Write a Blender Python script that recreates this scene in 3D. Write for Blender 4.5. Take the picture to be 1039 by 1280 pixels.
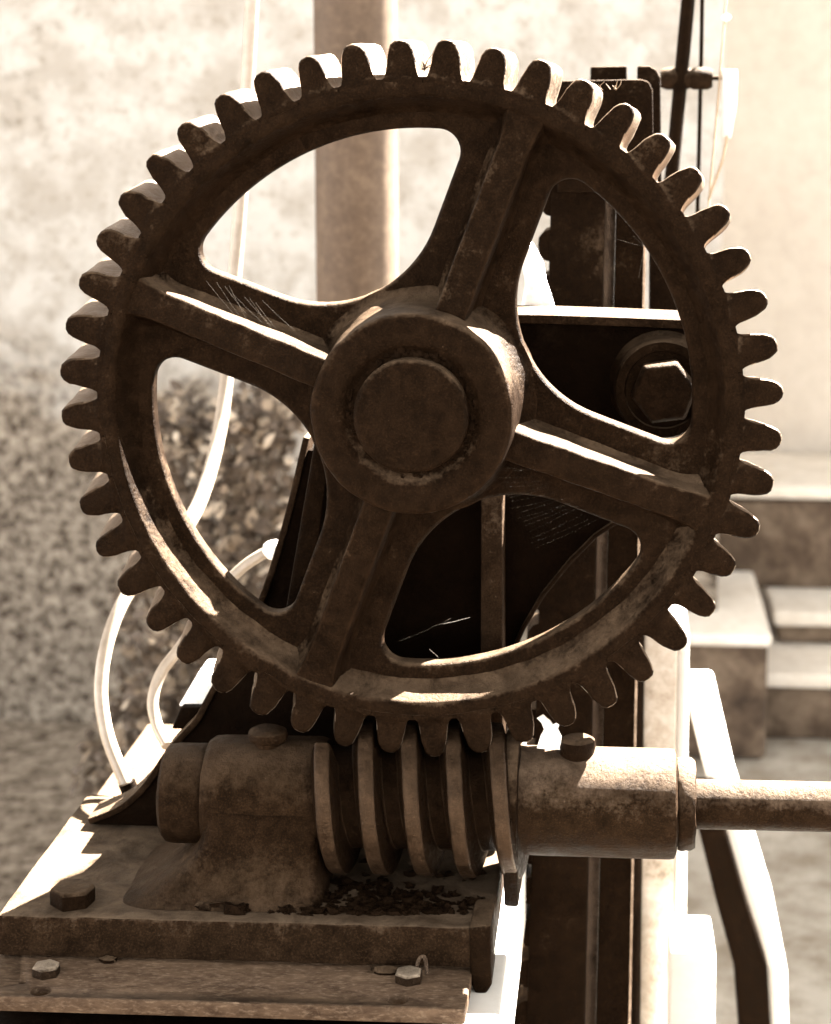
import bpy, bmesh, math, random
from mathutils import Vector, Matrix, noise

# ------------------------------------------------------------------ scene, camera, sky, sun
for o in list(bpy.data.objects):
    bpy.data.objects.remove(o, do_unlink=True)
scene = bpy.context.scene
C = scene.collection
R = math.radians
random.seed(7)

PW, PH, F = 1039.0, 1280.0, 2500.0        # photograph size and focal length in its pixels
YAW, PITCH = R(3.6), R(6.5)
VPX, VPY = 774.0, 97.0                    # where lines running straight back meet
fwd = Vector((-math.sin(YAW)*math.cos(PITCH), math.cos(YAW)*math.cos(PITCH), -math.sin(PITCH)))
rgt = Vector((math.cos(YAW), math.sin(YAW), 0))
up = rgt.cross(fwd)
PPX = VPX - F*rgt.y/fwd.y
PPY = VPY + F*up.y/fwd.y
def ray(px, py):
    return fwd + rgt*((px-PPX)/F) - up*((py-PPY)/F)
G = Vector((0, 0, 1.15))                  # wheel centre, front plane of the rim
CAM = G - ray(522, 506)*1.663
def P(px, py, Y):                         # point on the upright plane Y
    d = ray(px, py); return CAM + d*((Y-CAM.y)/d.y)
def PZ(px, py, Z):                        # point on the level plane Z
    d = ray(px, py); return CAM + d*((Z-CAM.z)/d.z)

cd = bpy.data.cameras.new('camera'); cam = bpy.data.objects.new('camera', cd); C.objects.link(cam)
cam.location = CAM
cam.rotation_euler = Matrix((rgt, up, -fwd)).transposed().to_euler()
cd.sensor_fit = 'HORIZONTAL'; cd.sensor_width = 36.0
cd.lens = F/PW*36.0
cd.shift_x = (PW/2-PPX)/PW
cd.shift_y = -(PH/2-PPY)/PW
cd.clip_start = 0.05; cd.clip_end = 500
cd.dof.use_dof = True; cd.dof.focus_distance = 1.66; cd.dof.aperture_fstop = 9.0
scene.camera = cam
scene.render.resolution_x = 831; scene.render.resolution_y = 1024

SUN = Vector((0.47, 0.50, 0.73)).normalized()
w = bpy.data.worlds.new('World'); scene.world = w; w.use_nodes = True
nt = w.node_tree; nt.nodes.clear()
sky = nt.nodes.new('ShaderNodeTexSky'); sky.sky_type = 'NISHITA'; sky.sun_disc = False
sky.air_density = 0.22; sky.dust_density = 0.1
sky.sun_elevation = math.asin(SUN.z); sky.sun_rotation = math.atan2(SUN.x, SUN.y)
hs = nt.nodes.new('ShaderNodeHueSaturation'); hs.inputs['Saturation'].default_value = 0.0
tint = nt.nodes.new('ShaderNodeMix'); tint.data_type = 'RGBA'; tint.blend_type = 'MULTIPLY'
tint.inputs[0].default_value = 1.0; tint.inputs[7].default_value = (1.0, 0.972, 0.93, 1)
bg = nt.nodes.new('ShaderNodeBackground'); bg.inputs['Strength'].default_value = 0.05
wo = nt.nodes.new('ShaderNodeOutputWorld')
nt.links.new(sky.outputs[0], hs.inputs['Color']); nt.links.new(hs.outputs[0], tint.inputs[6])
nt.links.new(tint.outputs[2], bg.inputs['Color']); nt.links.new(bg.outputs[0], wo.inputs['Surface'])
sd = bpy.data.lights.new('sun', 'SUN'); sd.energy = 5.0; sd.angle = R(0.5); sd.color = (1.0, 0.965, 0.90)
sun = bpy.data.objects.new('sun', sd); C.objects.link(sun)
sun.rotation_euler = SUN.to_track_quat('Z', 'Y').to_euler()
sun.location = (2, 2, 5)
vs = scene.view_settings
vs.view_transform = 'Standard'; vs.look = 'None'; vs.gamma = 1.0; vs.use_curve_mapping = False
vs.exposure = 5.35

# ------------------------------------------------------------------ materials
MATS = {}
def lin(c): return tuple(c)+(1.0,)
def node(t, kind, **kw):
    n = t.nodes.new(kind)
    for k, v in kw.items(): setattr(n, k, v)
    return n
def noise_tex(t, co, scale, detail=6, rough=0.6, dist=0.0):
    n = node(t, 'ShaderNodeTexNoise'); n.inputs['Scale'].default_value = scale
    n.inputs['Detail'].default_value = detail; n.inputs['Roughness'].default_value = rough
    n.inputs['Distortion'].default_value = dist
    t.links.new(co, n.inputs['Vector']); return n.outputs['Fac']
def ramp(t, fac, stops):
    n = node(t, 'ShaderNodeValToRGB'); e = n.color_ramp.elements
    while len(e) < len(stops): e.new(0.5)
    for i, (p, c) in enumerate(stops):
        e[i].position = p; e[i].color = (c, c, c, 1) if isinstance(c, (int, float)) else lin(c)
    t.links.new(fac, n.inputs[0]); return n.outputs[0]
def mix(t, fac, a, b, mode='MIX'):
    n = node(t, 'ShaderNodeMix'); n.data_type = 'RGBA'; n.blend_type = mode
    for s, v in ((n.inputs[0], fac), (n.inputs[6], a), (n.inputs[7], b)):
        if hasattr(v, 'links'): t.links.new(v, s)
        elif isinstance(v, (int, float)): s.default_value = v
        else: s.default_value = lin(v)
    return n.outputs[2]
def base_mat(name):
    m = bpy.data.materials.new(name); m.use_nodes = True
    t = m.node_tree; b = t.nodes['Principled BSDF']; MATS[name] = m
    tc = node(t, 'ShaderNodeTexCoord')
    mp = node(t, 'ShaderNodeVectorMath', operation='ADD')
    oi = node(t, 'ShaderNodeObjectInfo')
    sc = node(t, 'ShaderNodeVectorMath', operation='SCALE'); sc.inputs['Scale'].default_value = 3.0
    cmb = node(t, 'ShaderNodeCombineXYZ')
    for i in range(3): t.links.new(oi.outputs['Random'], cmb.inputs[i])
    t.links.new(cmb.outputs[0], sc.inputs[0])
    t.links.new(tc.outputs['Object'], mp.inputs[0]); t.links.new(sc.outputs[0], mp.inputs[1])
    return m, t, b, mp.outputs[0]
def bump(t, b, h, strength, dist):
    n = node(t, 'ShaderNodeBump'); n.inputs['Strength'].default_value = strength
    n.inputs['Distance'].default_value = dist
    t.links.new(h, n.inputs['Height']); t.links.new(n.outputs[0], b.inputs['Normal'])
def add(t, a, b_, k=1.0):
    n = node(t, 'ShaderNodeMath', operation='MULTIPLY_ADD'); n.inputs[1].default_value = k
    t.links.new(b_, n.inputs[0]); t.links.new(a, n.inputs[2]); return n.outputs[0]

def iron(name, dark, rust, fleck, rmin=0.34, rmax=0.66, scale=1.0, bs=0.5, fleckpos=0.70, metallic=0.0, spec=0.03, top_lit=0.8, edge=0.0, top_lit_c=(0.085, 0.057, 0.036)):
    dark, rust = tuple(x*0.38 for x in dark), tuple(x*0.52 for x in rust)
    m, t, b, co = base_mat(name)
    n1 = noise_tex(t, co, 16*scale, 8, 0.65, 0.4)
    n2 = noise_tex(t, co, 70*scale, 8, 0.7)
    n3 = noise_tex(t, co, 260*scale, 5, 0.7)
    n4 = noise_tex(t, co, 780*scale, 4, 0.75)
    c = mix(t, ramp(t, n1, [(0.30, 0.0), (0.75, 1.0)]), dark, rust)
    c = mix(t, ramp(t, n2, [(0.45, 0.0), (0.72, 0.7)]), c, tuple(x*1.7 for x in rust))
    c = mix(t, ramp(t, n4, [(0.30, 0.75), (0.52, 0.0)]), c, tuple(x*0.30 for x in dark))
    c = mix(t, ramp(t, n4, [(0.55, 0.0), (0.70, 0.5)]), c, tuple(x*3.2 for x in rust))
    c = mix(t, ramp(t, n3, [(fleckpos, 0.0), (fleckpos+0.07, 0.8)]), c, fleck)
    c = mix(t, ramp(t, n2, [(0.28, 0.75), (0.42, 0.0)]), c, tuple(x*0.35 for x in dark))
    ge0 = node(t, 'ShaderNodeNewGeometry')
    if edge > 0:                          # edges rubbed bare, corners darkened
        c = mix(t, ramp(t, add(t, ge0.outputs['Pointiness'], n2, 0.06), [(0.555, 0.0), (0.62, edge)]), c, tuple(x*3.6 for x in rust))
        c = mix(t, ramp(t, add(t, ge0.outputs['Pointiness'], n2, 0.06), [(0.44, 0.8), (0.51, 0.0)]), c, tuple(x*0.3 for x in dark))
    if top_lit > 0:                          # pale sunlit tone painted on what faces up
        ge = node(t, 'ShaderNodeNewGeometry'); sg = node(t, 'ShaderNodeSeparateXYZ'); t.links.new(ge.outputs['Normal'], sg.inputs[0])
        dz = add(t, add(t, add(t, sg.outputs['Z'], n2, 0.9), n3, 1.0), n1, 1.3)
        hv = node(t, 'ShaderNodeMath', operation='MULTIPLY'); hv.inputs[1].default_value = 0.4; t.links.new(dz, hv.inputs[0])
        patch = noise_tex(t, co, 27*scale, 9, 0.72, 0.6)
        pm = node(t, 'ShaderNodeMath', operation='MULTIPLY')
        t.links.new(ramp(t, hv.outputs[0], [(0.73, 0.0), (0.98, top_lit)]), pm.inputs[0])
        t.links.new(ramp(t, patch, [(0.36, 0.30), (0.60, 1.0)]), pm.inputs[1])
        c = mix(t, pm.outputs[0], c, top_lit_c)
    t.links.new(c, b.inputs['Base Color'])
    t.links.new(ramp(t, n2, [(0.3, rmin), (0.7, rmax)]), b.inputs['Roughness'])
    b.inputs['Metallic'].default_value = metallic
    b.inputs['Specular IOR Level'].default_value = spec
    b.inputs['Specular Tint'].default_value = (1.0, 0.66, 0.42, 1)
    v = node(t, 'ShaderNodeTexVoronoi'); v.inputs['Scale'].default_value = 190*scale
    t.links.new(co, v.inputs['Vector'])
    pits = ramp(t, v.outputs['Distance'], [(0.0, 0.0), (0.35, 1.0)])
    h = add(t, n2, n3, 0.5); h = add(t, h, pits, 0.16); h = add(t, h, n1, 0.8); h = add(t, h, n4, 0.3)
    bump(t, b, h, bs, 0.004)
    return m
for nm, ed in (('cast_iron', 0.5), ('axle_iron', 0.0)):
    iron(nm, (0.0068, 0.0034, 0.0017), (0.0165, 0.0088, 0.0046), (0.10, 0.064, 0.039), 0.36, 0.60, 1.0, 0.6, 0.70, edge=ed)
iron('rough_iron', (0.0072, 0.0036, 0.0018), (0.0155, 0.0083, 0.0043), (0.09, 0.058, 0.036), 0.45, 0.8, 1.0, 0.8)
iron('rusty_plate', (0.0115, 0.0060, 0.0032), (0.031, 0.0180, 0.0102), (0.13, 0.09, 0.06), 0.5, 0.85, 0.8, 0.6, top_lit=0.8, top_lit_c=(0.11, 0.078, 0.052))
iron('sleeve_iron', (0.0095, 0.0047, 0.0023), (0.027, 0.0150, 0.0080), (0.16, 0.11, 0.072), 0.4, 0.7, 1.0, 0.6, 0.68, top_lit=0.9, top_lit_c=(0.092, 0.064, 0.043))
iron('housing_iron', (0.0100, 0.0050, 0.0025), (0.027, 0.0150, 0.0080), (0.16, 0.11, 0.072), 0.4, 0.7, 1.0, 0.7, 0.70, top_lit=0.6, top_lit_c=(0.060, 0.039, 0.024))
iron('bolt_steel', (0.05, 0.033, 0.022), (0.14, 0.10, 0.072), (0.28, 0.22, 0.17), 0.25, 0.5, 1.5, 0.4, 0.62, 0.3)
iron('worm_steel', (0.014, 0.0078, 0.0042), (0.044, 0.026, 0.0150), (0.13, 0.09, 0.058), 0.28, 0.5, 1.2, 0.4, 0.68, 0.1, 0.2, top_lit=0.1)
iron('black_steel', (0.0022, 0.0010, 0.0005), (0.0050, 0.0025, 0.0013), (0.05, 0.032, 0.02), 0.4, 0.7, 1.0, 0.5, 0.70, 0.0, 0.02, top_lit=0.08)
iron('worn_lit_flank', (0.06, 0.042, 0.028), (0.16, 0.122, 0.09), (0.30, 0.25, 0.20), 0.3, 0.55, 1.0, 0.4, 0.6, 0.25, 0.4)  # worn tooth flanks, lightened further so their sunlit sides go white
iron('bolt_head', (0.010, 0.0055, 0.003), (0.026, 0.0155, 0.009), (0.10, 0.07, 0.045), 0.3, 0.5, 1.5, 0.4, 0.64, 0.0, 0.1, top_lit=0.9, top_lit_c=(0.30, 0.24, 0.18))  # pale upper tone paints the bright reflection on the bolt tops
iron('grease', (0.008, 0.0042, 0.0022), (0.020, 0.011, 0.006), (0.14, 0.10, 0.065), 0.2, 0.6, 2.0, 0.9, top_lit=0.0)

def beam_mat():
    m, t, b, co = base_mat('worn_beam')
    st = node(t, 'ShaderNodeMapping'); st.inputs['Scale'].default_value = (0.42, 1.0, 1.0)
    t.links.new(co, st.inputs['Vector'])
    a = noise_tex(t, st.outputs[0], 70, 8, 0.7, 0.5); g = noise_tex(t, st.outputs[0], 330, 5, 0.7)
    n = noise_tex(t, co, 90, 6, 0.7)
    c = mix(t, ramp(t, a, [(0.36, 0.0), (0.66, 1.0)]), (0.030, 0.0175, 0.010), (0.085, 0.055, 0.034))
    c = mix(t, ramp(t, g, [(0.5, 0.0), (0.68, 0.7)]), c, (0.13, 0.092, 0.062))
    c = mix(t, ramp(t, n, [(0.30, 0.7), (0.42, 0.0)]), c, (0.03, 0.017, 0.009))
    t.links.new(c, b.inputs['Base Color']); b.inputs['Roughness'].default_value = 0.7; b.inputs['Specular IOR Level'].default_value = 0.08
    bump(t, b, add(t, add(t, a, g, 0.6), n, 0.5), 0.5, 0.003)
beam_mat()

def rough_mat(name, stops, s1, s2, rough=0.9, bs=0.8, bd=0.01, spec=0.25, mixk=0.5):
    m, t, b, co = base_mat(name)
    a = noise_tex(t, co, s1, 8, 0.65, 0.3); g = noise_tex(t, co, s2, 6, 0.7)
    f = node(t, 'ShaderNodeMix'); f.data_type = 'FLOAT'; f.inputs[0].default_value = mixk
    t.links.new(a, f.inputs[2]); t.links.new(g, f.inputs[3])
    t.links.new(ramp(t, f.outputs[0], stops), b.inputs['Base Color'])
    b.inputs['Roughness'].default_value = rough; b.inputs['Specular IOR Level'].default_value = spec
    bump(t, b, add(t, g, a, 0.7), bs, bd)
    return m
rough_mat('smooth_plaster', [(0.30, (0.35, 0.312, 0.268)), (0.5, (0.42, 0.380, 0.333)), (0.7, (0.475, 0.435, 0.387))], 3.0, 26, 0.9, 0.35, 0.01)
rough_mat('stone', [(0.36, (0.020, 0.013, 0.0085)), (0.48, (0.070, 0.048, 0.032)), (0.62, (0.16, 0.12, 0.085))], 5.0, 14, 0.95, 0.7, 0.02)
rough_mat('stone_lit_top', [(0.3, (0.46, 0.40, 0.33)), (0.6, (0.66, 0.61, 0.54))], 5.0, 30, 0.95, 0.6, 0.01)  # paler copy of the stone, painted as the lit step tops
rough_mat('concrete', [(0.36, (0.09, 0.064, 0.042)), (0.45, (0.26, 0.215, 0.17)), (0.60, (0.37, 0.325, 0.275))], 14.0, 60, 0.9, 0.5, 0.006, 0.2)
rough_mat('white_paint_and_sun', [(0.25, (0.36, 0.32, 0.27)), (0.42, (0.50, 0.47, 0.425)), (0.7, (0.56, 0.535, 0.495))], 9.0, 60, 0.55, 0.2, 0.003, 0.4)
rough_mat('pale_scrap', [(0.3, (0.55, 0.50, 0.43)), (0.5, (0.80, 0.77, 0.72))], 50.0, 200, 0.8, 0.5, 0.002)
rough_mat('hose_plastic', [(0.3, (0.15, 0.115, 0.08)), (0.5, (0.23, 0.185, 0.14)), (0.7, (0.30, 0.255, 0.205))], 12.0, 60, 0.32, 0.1, 0.002, 0.5)
rough_mat('pole_metal', [(0.28, (0.026, 0.017, 0.011)), (0.5, (0.070, 0.047, 0.031)), (0.72, (0.120, 0.086, 0.059))], 6.0, 60, 0.55, 0.25, 0.003, 0.15)
rough_mat('dry_straw', [(0.3, (0.05, 0.03, 0.016)), (0.6, (0.16, 0.11, 0.07))], 60.0, 200, 0.8, 0.3, 0.001)
rough_mat('tan_cord', [(0.3, (0.20, 0.145, 0.09)), (0.6, (0.34, 0.26, 0.18))], 20.0, 90, 0.8, 0.3, 0.002)
rough_mat('leaf_dark', [(0.35, (0.030, 0.018, 0.010)), (0.65, (0.085, 0.058, 0.036))], 8.0, 40, 0.55, 0.3, 0.002, 0.4)
rough_mat('leaf_mid', [(0.35, (0.09, 0.062, 0.04)), (0.65, (0.21, 0.16, 0.11))], 8.0, 40, 0.55, 0.3, 0.002, 0.4)
rough_mat('leaf_pale', [(0.35, (0.24, 0.185, 0.13)), (0.65, (0.44, 0.37, 0.29))], 8.0, 40, 0.55, 0.3, 0.002, 0.4)

def silk():
    m, t, b, co = base_mat('silk')
    b.inputs['Base Color'].default_value = (0.55, 0.48, 0.40, 1); b.inputs['Roughness'].default_value = 0.3
    b.inputs['Alpha'].default_value = 0.10
silk()

def wall_mat():
    m, t, b, co = base_mat('roughcast')
    a = noise_tex(t, co, 2.6, 6, 0.6, 0.4); g = noise_tex(t, co, 38, 8, 0.8); f = noise_tex(t, co, 9, 6, 0.65)
    c = mix(t, ramp(t, f, [(0.40, 0.0), (0.58, 1.0)]), (0.52, 0.48, 0.43), (0.69, 0.665, 0.625))
    c = mix(t, ramp(t, g, [(0.32, 0.85), (0.47, 0.0)]), c, (0.34, 0.28, 0.215))
    c = mix(t, ramp(t, a, [(0.56, 0.0), (0.68, 0.6)]), c, mix(t, ramp(t, g, [(0.4, 0.0), (0.58, 1.0)]), (0.19, 0.145, 0.10), (0.56, 0.50, 0.43)))
    # damp, mossy band along the foot of the wall with a ragged upper edge
    sx = node(t, 'ShaderNodeSeparateXYZ'); tc = [n for n in t.nodes if n.type == 'TEX_COORD'][0]
    t.links.new(tc.outputs['Object'], sx.inputs[0])
    hgt = add(t, sx.outputs['Z'], a, -1.05)
    damp = ramp(t, hgt, [(0.12, 1.0), (0.30, 0.0)])
    mot = mix(t, ramp(t, g, [(0.40, 0.0), (0.60, 1.0)]), (0.055, 0.037, 0.024), (0.50, 0.43, 0.35))
    c = mix(t, damp, c, mot)
    t.links.new(c, b.inputs['Base Color']); b.inputs['Roughness'].default_value = 0.95
    b.inputs['Specular IOR Level'].default_value = 0.2
    bump(t, b, add(t, g, f, 0.8), 1.0, 0.03)
wall_mat()
def ground_mat():
    m, t, b, co = base_mat('dry_earth')
    a = noise_tex(t, co, 1.3, 7, 0.6, 0.3); g = noise_tex(t, co, 30, 7, 0.75); f = noise_tex(t, co, 7, 6, 0.7)
    pale = mix(t, ramp(t, f, [(0.36, 0.0), (0.6, 1.0)]), (0.28, 0.235, 0.18), (0.50, 0.455, 0.39))
    brown = mix(t, ramp(t, g, [(0.38, 0.0), (0.62, 1.0)]), (0.08, 0.056, 0.037), (0.42, 0.35, 0.275))
    sx = node(t, 'ShaderNodeSeparateXYZ'); tc = [n for n in t.nodes if n.type == 'TEX_COORD'][0]
    t.links.new(tc.outputs['Object'], sx.inputs[0])
    c = mix(t, ramp(t, add(t, sx.outputs['X'], a, 0.5), [(0.1, 0.0), (0.35, 1.0)]), brown, pale)
    # pale yard at the foot of the wall, unseen nearer ground darkened to cut bounce
    c = mix(t, ramp(t, add(t, sx.outputs['Y'], a, 0.6), [(0.55, 0.0), (0.75, 1.0)]), (0.055, 0.04, 0.028), c)
    t.links.new(c, b.inputs['Base Color']); b.inputs['Roughness'].default_value = 0.95
    b.inputs['Specular IOR Level'].default_value = 0.15
    bump(t, b, add(t, g, f, 0.8), 0.8, 0.03)
ground_mat()

# ------------------------------------------------------------------ mesh helpers
WO = {}
def link(o, parent, origin):
    C.objects.link(o); WO[o.name] = Vector(origin)
    if parent is not None:
        o.parent = parent; o.location = Vector(origin)-WO[parent.name]
    else:
        o.location = Vector(origin)
    return o
def thing(name, origin, label, cat, group=None):
    o = bpy.data.objects.new(name, None); o.empty_display_size = 0.05
    link(o, None, origin); return tag(o, label, cat, group)
def tag(o, label=None, cat=None, group=None, kind=None):
    if label: o['label'] = label
    if cat: o['category'] = cat
    if group: o['group'] = group
    if kind: o['kind'] = kind
    return o
class MB:
    def __init__(s): s.v = []; s.f = []
    def add(s, vs, fs):
        k = len(s.v); s.v += [Vector(p) for p in vs]; s.f += [tuple(i+k for i in f) for f in fs]; return s
    def grid(s, rows, closed_u=False, closed_v=False):
        n = len(rows[0]); k = len(s.v)
        for r in rows: s.v += [Vector(p) for p in r]
        m = len(rows)
        for i in range(m if closed_v else m-1):
            for j in range(n if closed_u else n-1):
                s.f.append((k+i*n+j, k+i*n+(j+1) % n, k+((i+1) % m)*n+(j+1) % n, k+((i+1) % m)*n+j))
        return s
    def build(s, name, mat, parent=None, origin=None, smooth=None, jitter=0.0, jscale=40.0, bevel=0.0, bseg=2):
        if origin is None:
            lo = Vector((min(p[i] for p in s.v) for i in range(3))); hi = Vector((max(p[i] for p in s.v) for i in range(3)))
            origin = (lo+hi)/2 if parent is not None else Vector(((lo.x+hi.x)/2, (lo.y+hi.y)/2, lo.z))
        origin = Vector(origin)
        me = bpy.data.meshes.new(name)
        bm = bmesh.new()
        vs = [bm.verts.new(p-origin) for p in s.v]
        for f in s.f:
            if len(set(f)) >= 3:
                try: bm.faces.new([vs[i] for i in dict.fromkeys(f)])
                except ValueError: pass
        bmesh.ops.remove_doubles(bm, verts=bm.verts, dist=1e-5)
        bmesh.ops.recalc_face_normals(bm, faces=bm.faces)
        if bevel > 0:
            es = [e for e in bm.edges if len(e.link_faces) == 2 and e.calc_face_angle(0) > R(35)]
            bmesh.ops.bevel(bm, geom=es, offset=bevel, segments=bseg, affect='EDGES', profile=0.5, clamp_overlap=True)
        if jitter > 0:
            off = Vector((random.uniform(-9, 9), random.uniform(-9, 9), random.uniform(-9, 9)))
            for v in bm.verts:
                q = (v.co+origin)*jscale+off
                v.co += noise.noise_vector(q)*jitter + noise.noise_vector(q*3.1)*jitter*0.4
        bm.to_mesh(me); bm.free()
        me.materials.append(MATS[mat])
        o = bpy.data.objects.new(name, me)
        link(o, parent, origin)
        if smooth is None: smooth = 40
        if smooth:
            me.shade_smooth() if hasattr(me, 'shade_smooth') else None
            bme = bmesh.new(); bme.from_mesh(me)
            for e in bme.edges:
                e.smooth = not (len(e.link_faces) == 2 and e.calc_face_angle(0) > R(smooth))
            for f in bme.faces: f.smooth = True
            bme.to_mesh(me); bme.free()
        return o
def frame_for(d):
    d = Vector(d).normalized()
    a = Vector((0, 0, 1)) if abs(d.z) < 0.9 else Vector((0, 1, 0))
    u = d.cross(a).normalized(); return u, d.cross(u).normalized()
def lathe(profile, o, axis, n=64):
    """profile: (radius, distance along the axis)"""
    m = MB(); ax = Vector(axis).normalized(); u, v = frame_for(ax); o = Vector(o)
    rows = [[o+ax*a+(u*math.cos(2*math.pi*k/n)+v*math.sin(2*math.pi*k/n))*max(r, 1e-5) for k in range(n)] for r, a in profile]
    m.grid(rows, closed_u=True); return m
def catmull(pts, n=10):
    pts = [Vector(p) for p in pts]; q = [pts[0]*2-pts[1]]+pts+[pts[-1]*2-pts[-2]]; out = []
    for i in range(1, len(q)-2):
        for k in range(n):
            t = k/n
            out.append(0.5*((2*q[i])+(q[i+1]-q[i-1])*t+(2*q[i-1]-5*q[i]+4*q[i+1]-q[i+2])*t*t+(3*q[i]-q[i-1]-3*q[i+1]+q[i+2])*t**3))
    out.append(pts[-1]); return out
def tube(path, r, n=12, m=None, caps=True):
    m = m or MB(); path = [Vector(p) for p in path]; rows = []
    ref = None
    for i, p in enumerate(path):
        d = (path[min(i+1, len(path)-1)]-path[max(i-1, 0)]).normalized()
        if ref is None: ref, _ = frame_for(d)
        ref = (ref-d*ref.dot(d)).normalized(); b = d.cross(ref)
        rr = r(i/(len(path)-1)) if callable(r) else r
        rows.append([p+(ref*math.cos(2*math.pi*k/n)+b*math.sin(2*math.pi*k/n))*rr for k in range(n)])
    k = len(m.v); m.grid(rows, closed_u=True)
    if caps:
        m.f.append(tuple(range(k+n-1, k-1, -1))); e = k+n*(len(path)-1); m.f.append(tuple(range(e, e+n)))
    return m
def box(lo, hi, m=None):
    m = m or MB(); x0, y0, z0 = lo; x1, y1, z1 = hi
    return m.add([(x0,y0,z0),(x1,y0,z0),(x1,y1,z0),(x0,y1,z0),(x0,y0,z1),(x1,y0,z1),(x1,y1,z1),(x0,y1,z1)],
                 [(0,3,2,1),(4,5,6,7),(0,1,5,4),(1,2,6,5),(2,3,7,6),(3,0,4,7)])
def prism(a, b, m=None):
    """two equal outlines, joined"""
    m = m or MB(); n = len(a)
    fs = [tuple(range(n-1, -1, -1)), tuple(range(n, 2*n))]+[(i, (i+1) % n, n+(i+1) % n, n+i) for i in range(n)]
    return m.add(list(a)+list(b), fs)
def plate_y(pix, y0, y1, m=None):
    """outline in photo pixels set on the plane y0, run straight back to y1"""
    a = [P(x, y, y0) for x, y in pix]; return prism(a, [p+Vector((0, y1-y0, 0)) for p in a], m)
def hexbolt(c, axis, rad, h, name, mat, parent, turn=0.0, washer=None):
    ax = Vector(axis).normalized(); u, v = frame_for(ax); c = Vector(c); m = MB()
    def ring(rr, a, n=6): return [c+ax*a+(u*math.cos(turn+2*math.pi*k/n)+v*math.sin(turn+2*math.pi*k/n))*rr for k in range(n)]
    m.grid([ring(rad, -0.002), ring(rad, h*0.8), ring(rad*0.90, h)], closed_u=True)
    k = len(m.v); m.add(ring(rad*0.90, h), [tuple(range(6))]); m.add(ring(rad, -0.002), [tuple(range(5, -1, -1))])
    o = m.build(name, mat, parent, bevel=rad*0.06, smooth=30, jitter=rad*0.02, jscale=80)
    if washer:
        lathe([(0, 0), (washer, 0), (washer, h*0.14), (0, h*0.14)], c, ax, 28).build('washer', mat, o)
    return o
U = 1/1486.0                              # one photo pixel on the wheel's front plane, in metres
def gp(a, r, y):                          # point on the wheel: angle, radius (pixels), depth (metres)
    return Vector((G.x+math.cos(a)*r*U, G.y+y, G.z+math.sin(a)*r*U))

# ------------------------------------------------------------------ the setting
WALLY = 2.6
gm = MB().add([(-14, -14, 0), (14, -14, 0), (14, 14, 0), (-14, 14, 0)], [(0, 1, 2, 3)])
tag(gm.build('ground', 'dry_earth', origin=(0, 0, 0)), kind='structure')
xe = P(903, 300, WALLY).x
wm = box((-5.0, WALLY, -0.05), (xe, WALLY+0.3, 2.3))
tag(wm.build('roughcast_wall', 'roughcast', origin=(0, WALLY, 0), bevel=0.01),
    'white roughcast wall stained brown and mossy along its foot', 'wall')
PLY = 3.4
rm = box((xe-0.6, PLY, -0.05), (6.0, PLY+0.3, 3.8))
tag(rm.build('plaster_wall', 'smooth_plaster', origin=(xe, PLY, 0), bevel=0.01),
    'smooth cream plastered wall rising above the stone steps', 'wall')

# stone steps at the foot of the plastered wall
st = thing('stone_steps', (P(1000, 925, 1.9).x, 1.9, 0), 'worn brown stone steps with treads coloured pale as if sunlit against the plastered wall', 'steps')
Y1 = PZ(1000, 925, 0).y
def step_block(x0p, x1p, ytop, Yf, Yb, zb):
    zt = P(950, ytop, Yf).z
    a = P(x0p, ytop, Yf).x; b_ = P(x1p, ytop, Yf).x
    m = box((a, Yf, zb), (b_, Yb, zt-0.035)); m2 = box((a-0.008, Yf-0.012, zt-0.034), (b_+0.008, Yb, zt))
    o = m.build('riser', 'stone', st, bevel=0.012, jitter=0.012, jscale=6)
    m2.build('tread', 'stone_lit_top', st, bevel=0.01, jitter=0.006, jscale=6)
    return zt
z1 = step_block(955, 1300, 840, Y1, PLY-0.005, 0)
Y2 = CAM.y+(PZ(1000, 806, z1).y-CAM.y)
z2 = step_block(972, 1300, 762, Y2, PLY-0.005, z1+0.002)
Y3 = PZ(1000, 736, z2).y

z3 = step_block(880, 1300, 606, Y3, PLY-0.005, z2+0.002)
zc = P(900, 790, Y1-0.15).z
cb = box((P(820, 790, Y1-0.15).x, Y1-0.15, 0), (P(961, 790, Y1-0.15).x, Y3-0.01, zc-0.03))
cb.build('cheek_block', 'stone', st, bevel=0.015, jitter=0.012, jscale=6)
box((P(819, 790, Y1-0.16).x, Y1-0.16, zc-0.029), (P(966, 790, Y1-0.16).x, Y3-0.01, zc)).build('cheek_cap', 'stone_lit_top', st, bevel=0.01, jitter=0.006, jscale=6)

# metal pole
a = P(394, 200, 1.1); b_ = P(497, 200, 1.1); rp = (b_.x-a.x)/2; pc = (a+b_)/2
pole = thing('metal_pole', (pc.x, 1.1, 0), 'thick upright weathered metal pole in front of the roughcast wall', 'pole')
lathe([(rp, -0.02), (rp, 3.2)], (pc.x, 1.1, 0), (0, 0, 1), 48).build('pipe', 'pole_metal', pole, jitter=0.001, jscale=20)
lathe([(rp*1.8, 0.0), (rp*1.8, 0.02), (rp*1.02, 0.025), (rp*1.02, 0.05)], (pc.x, 1.1, 0), (0, 0, 1), 40).build('base_flange', 'pole_metal', pole)

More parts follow.
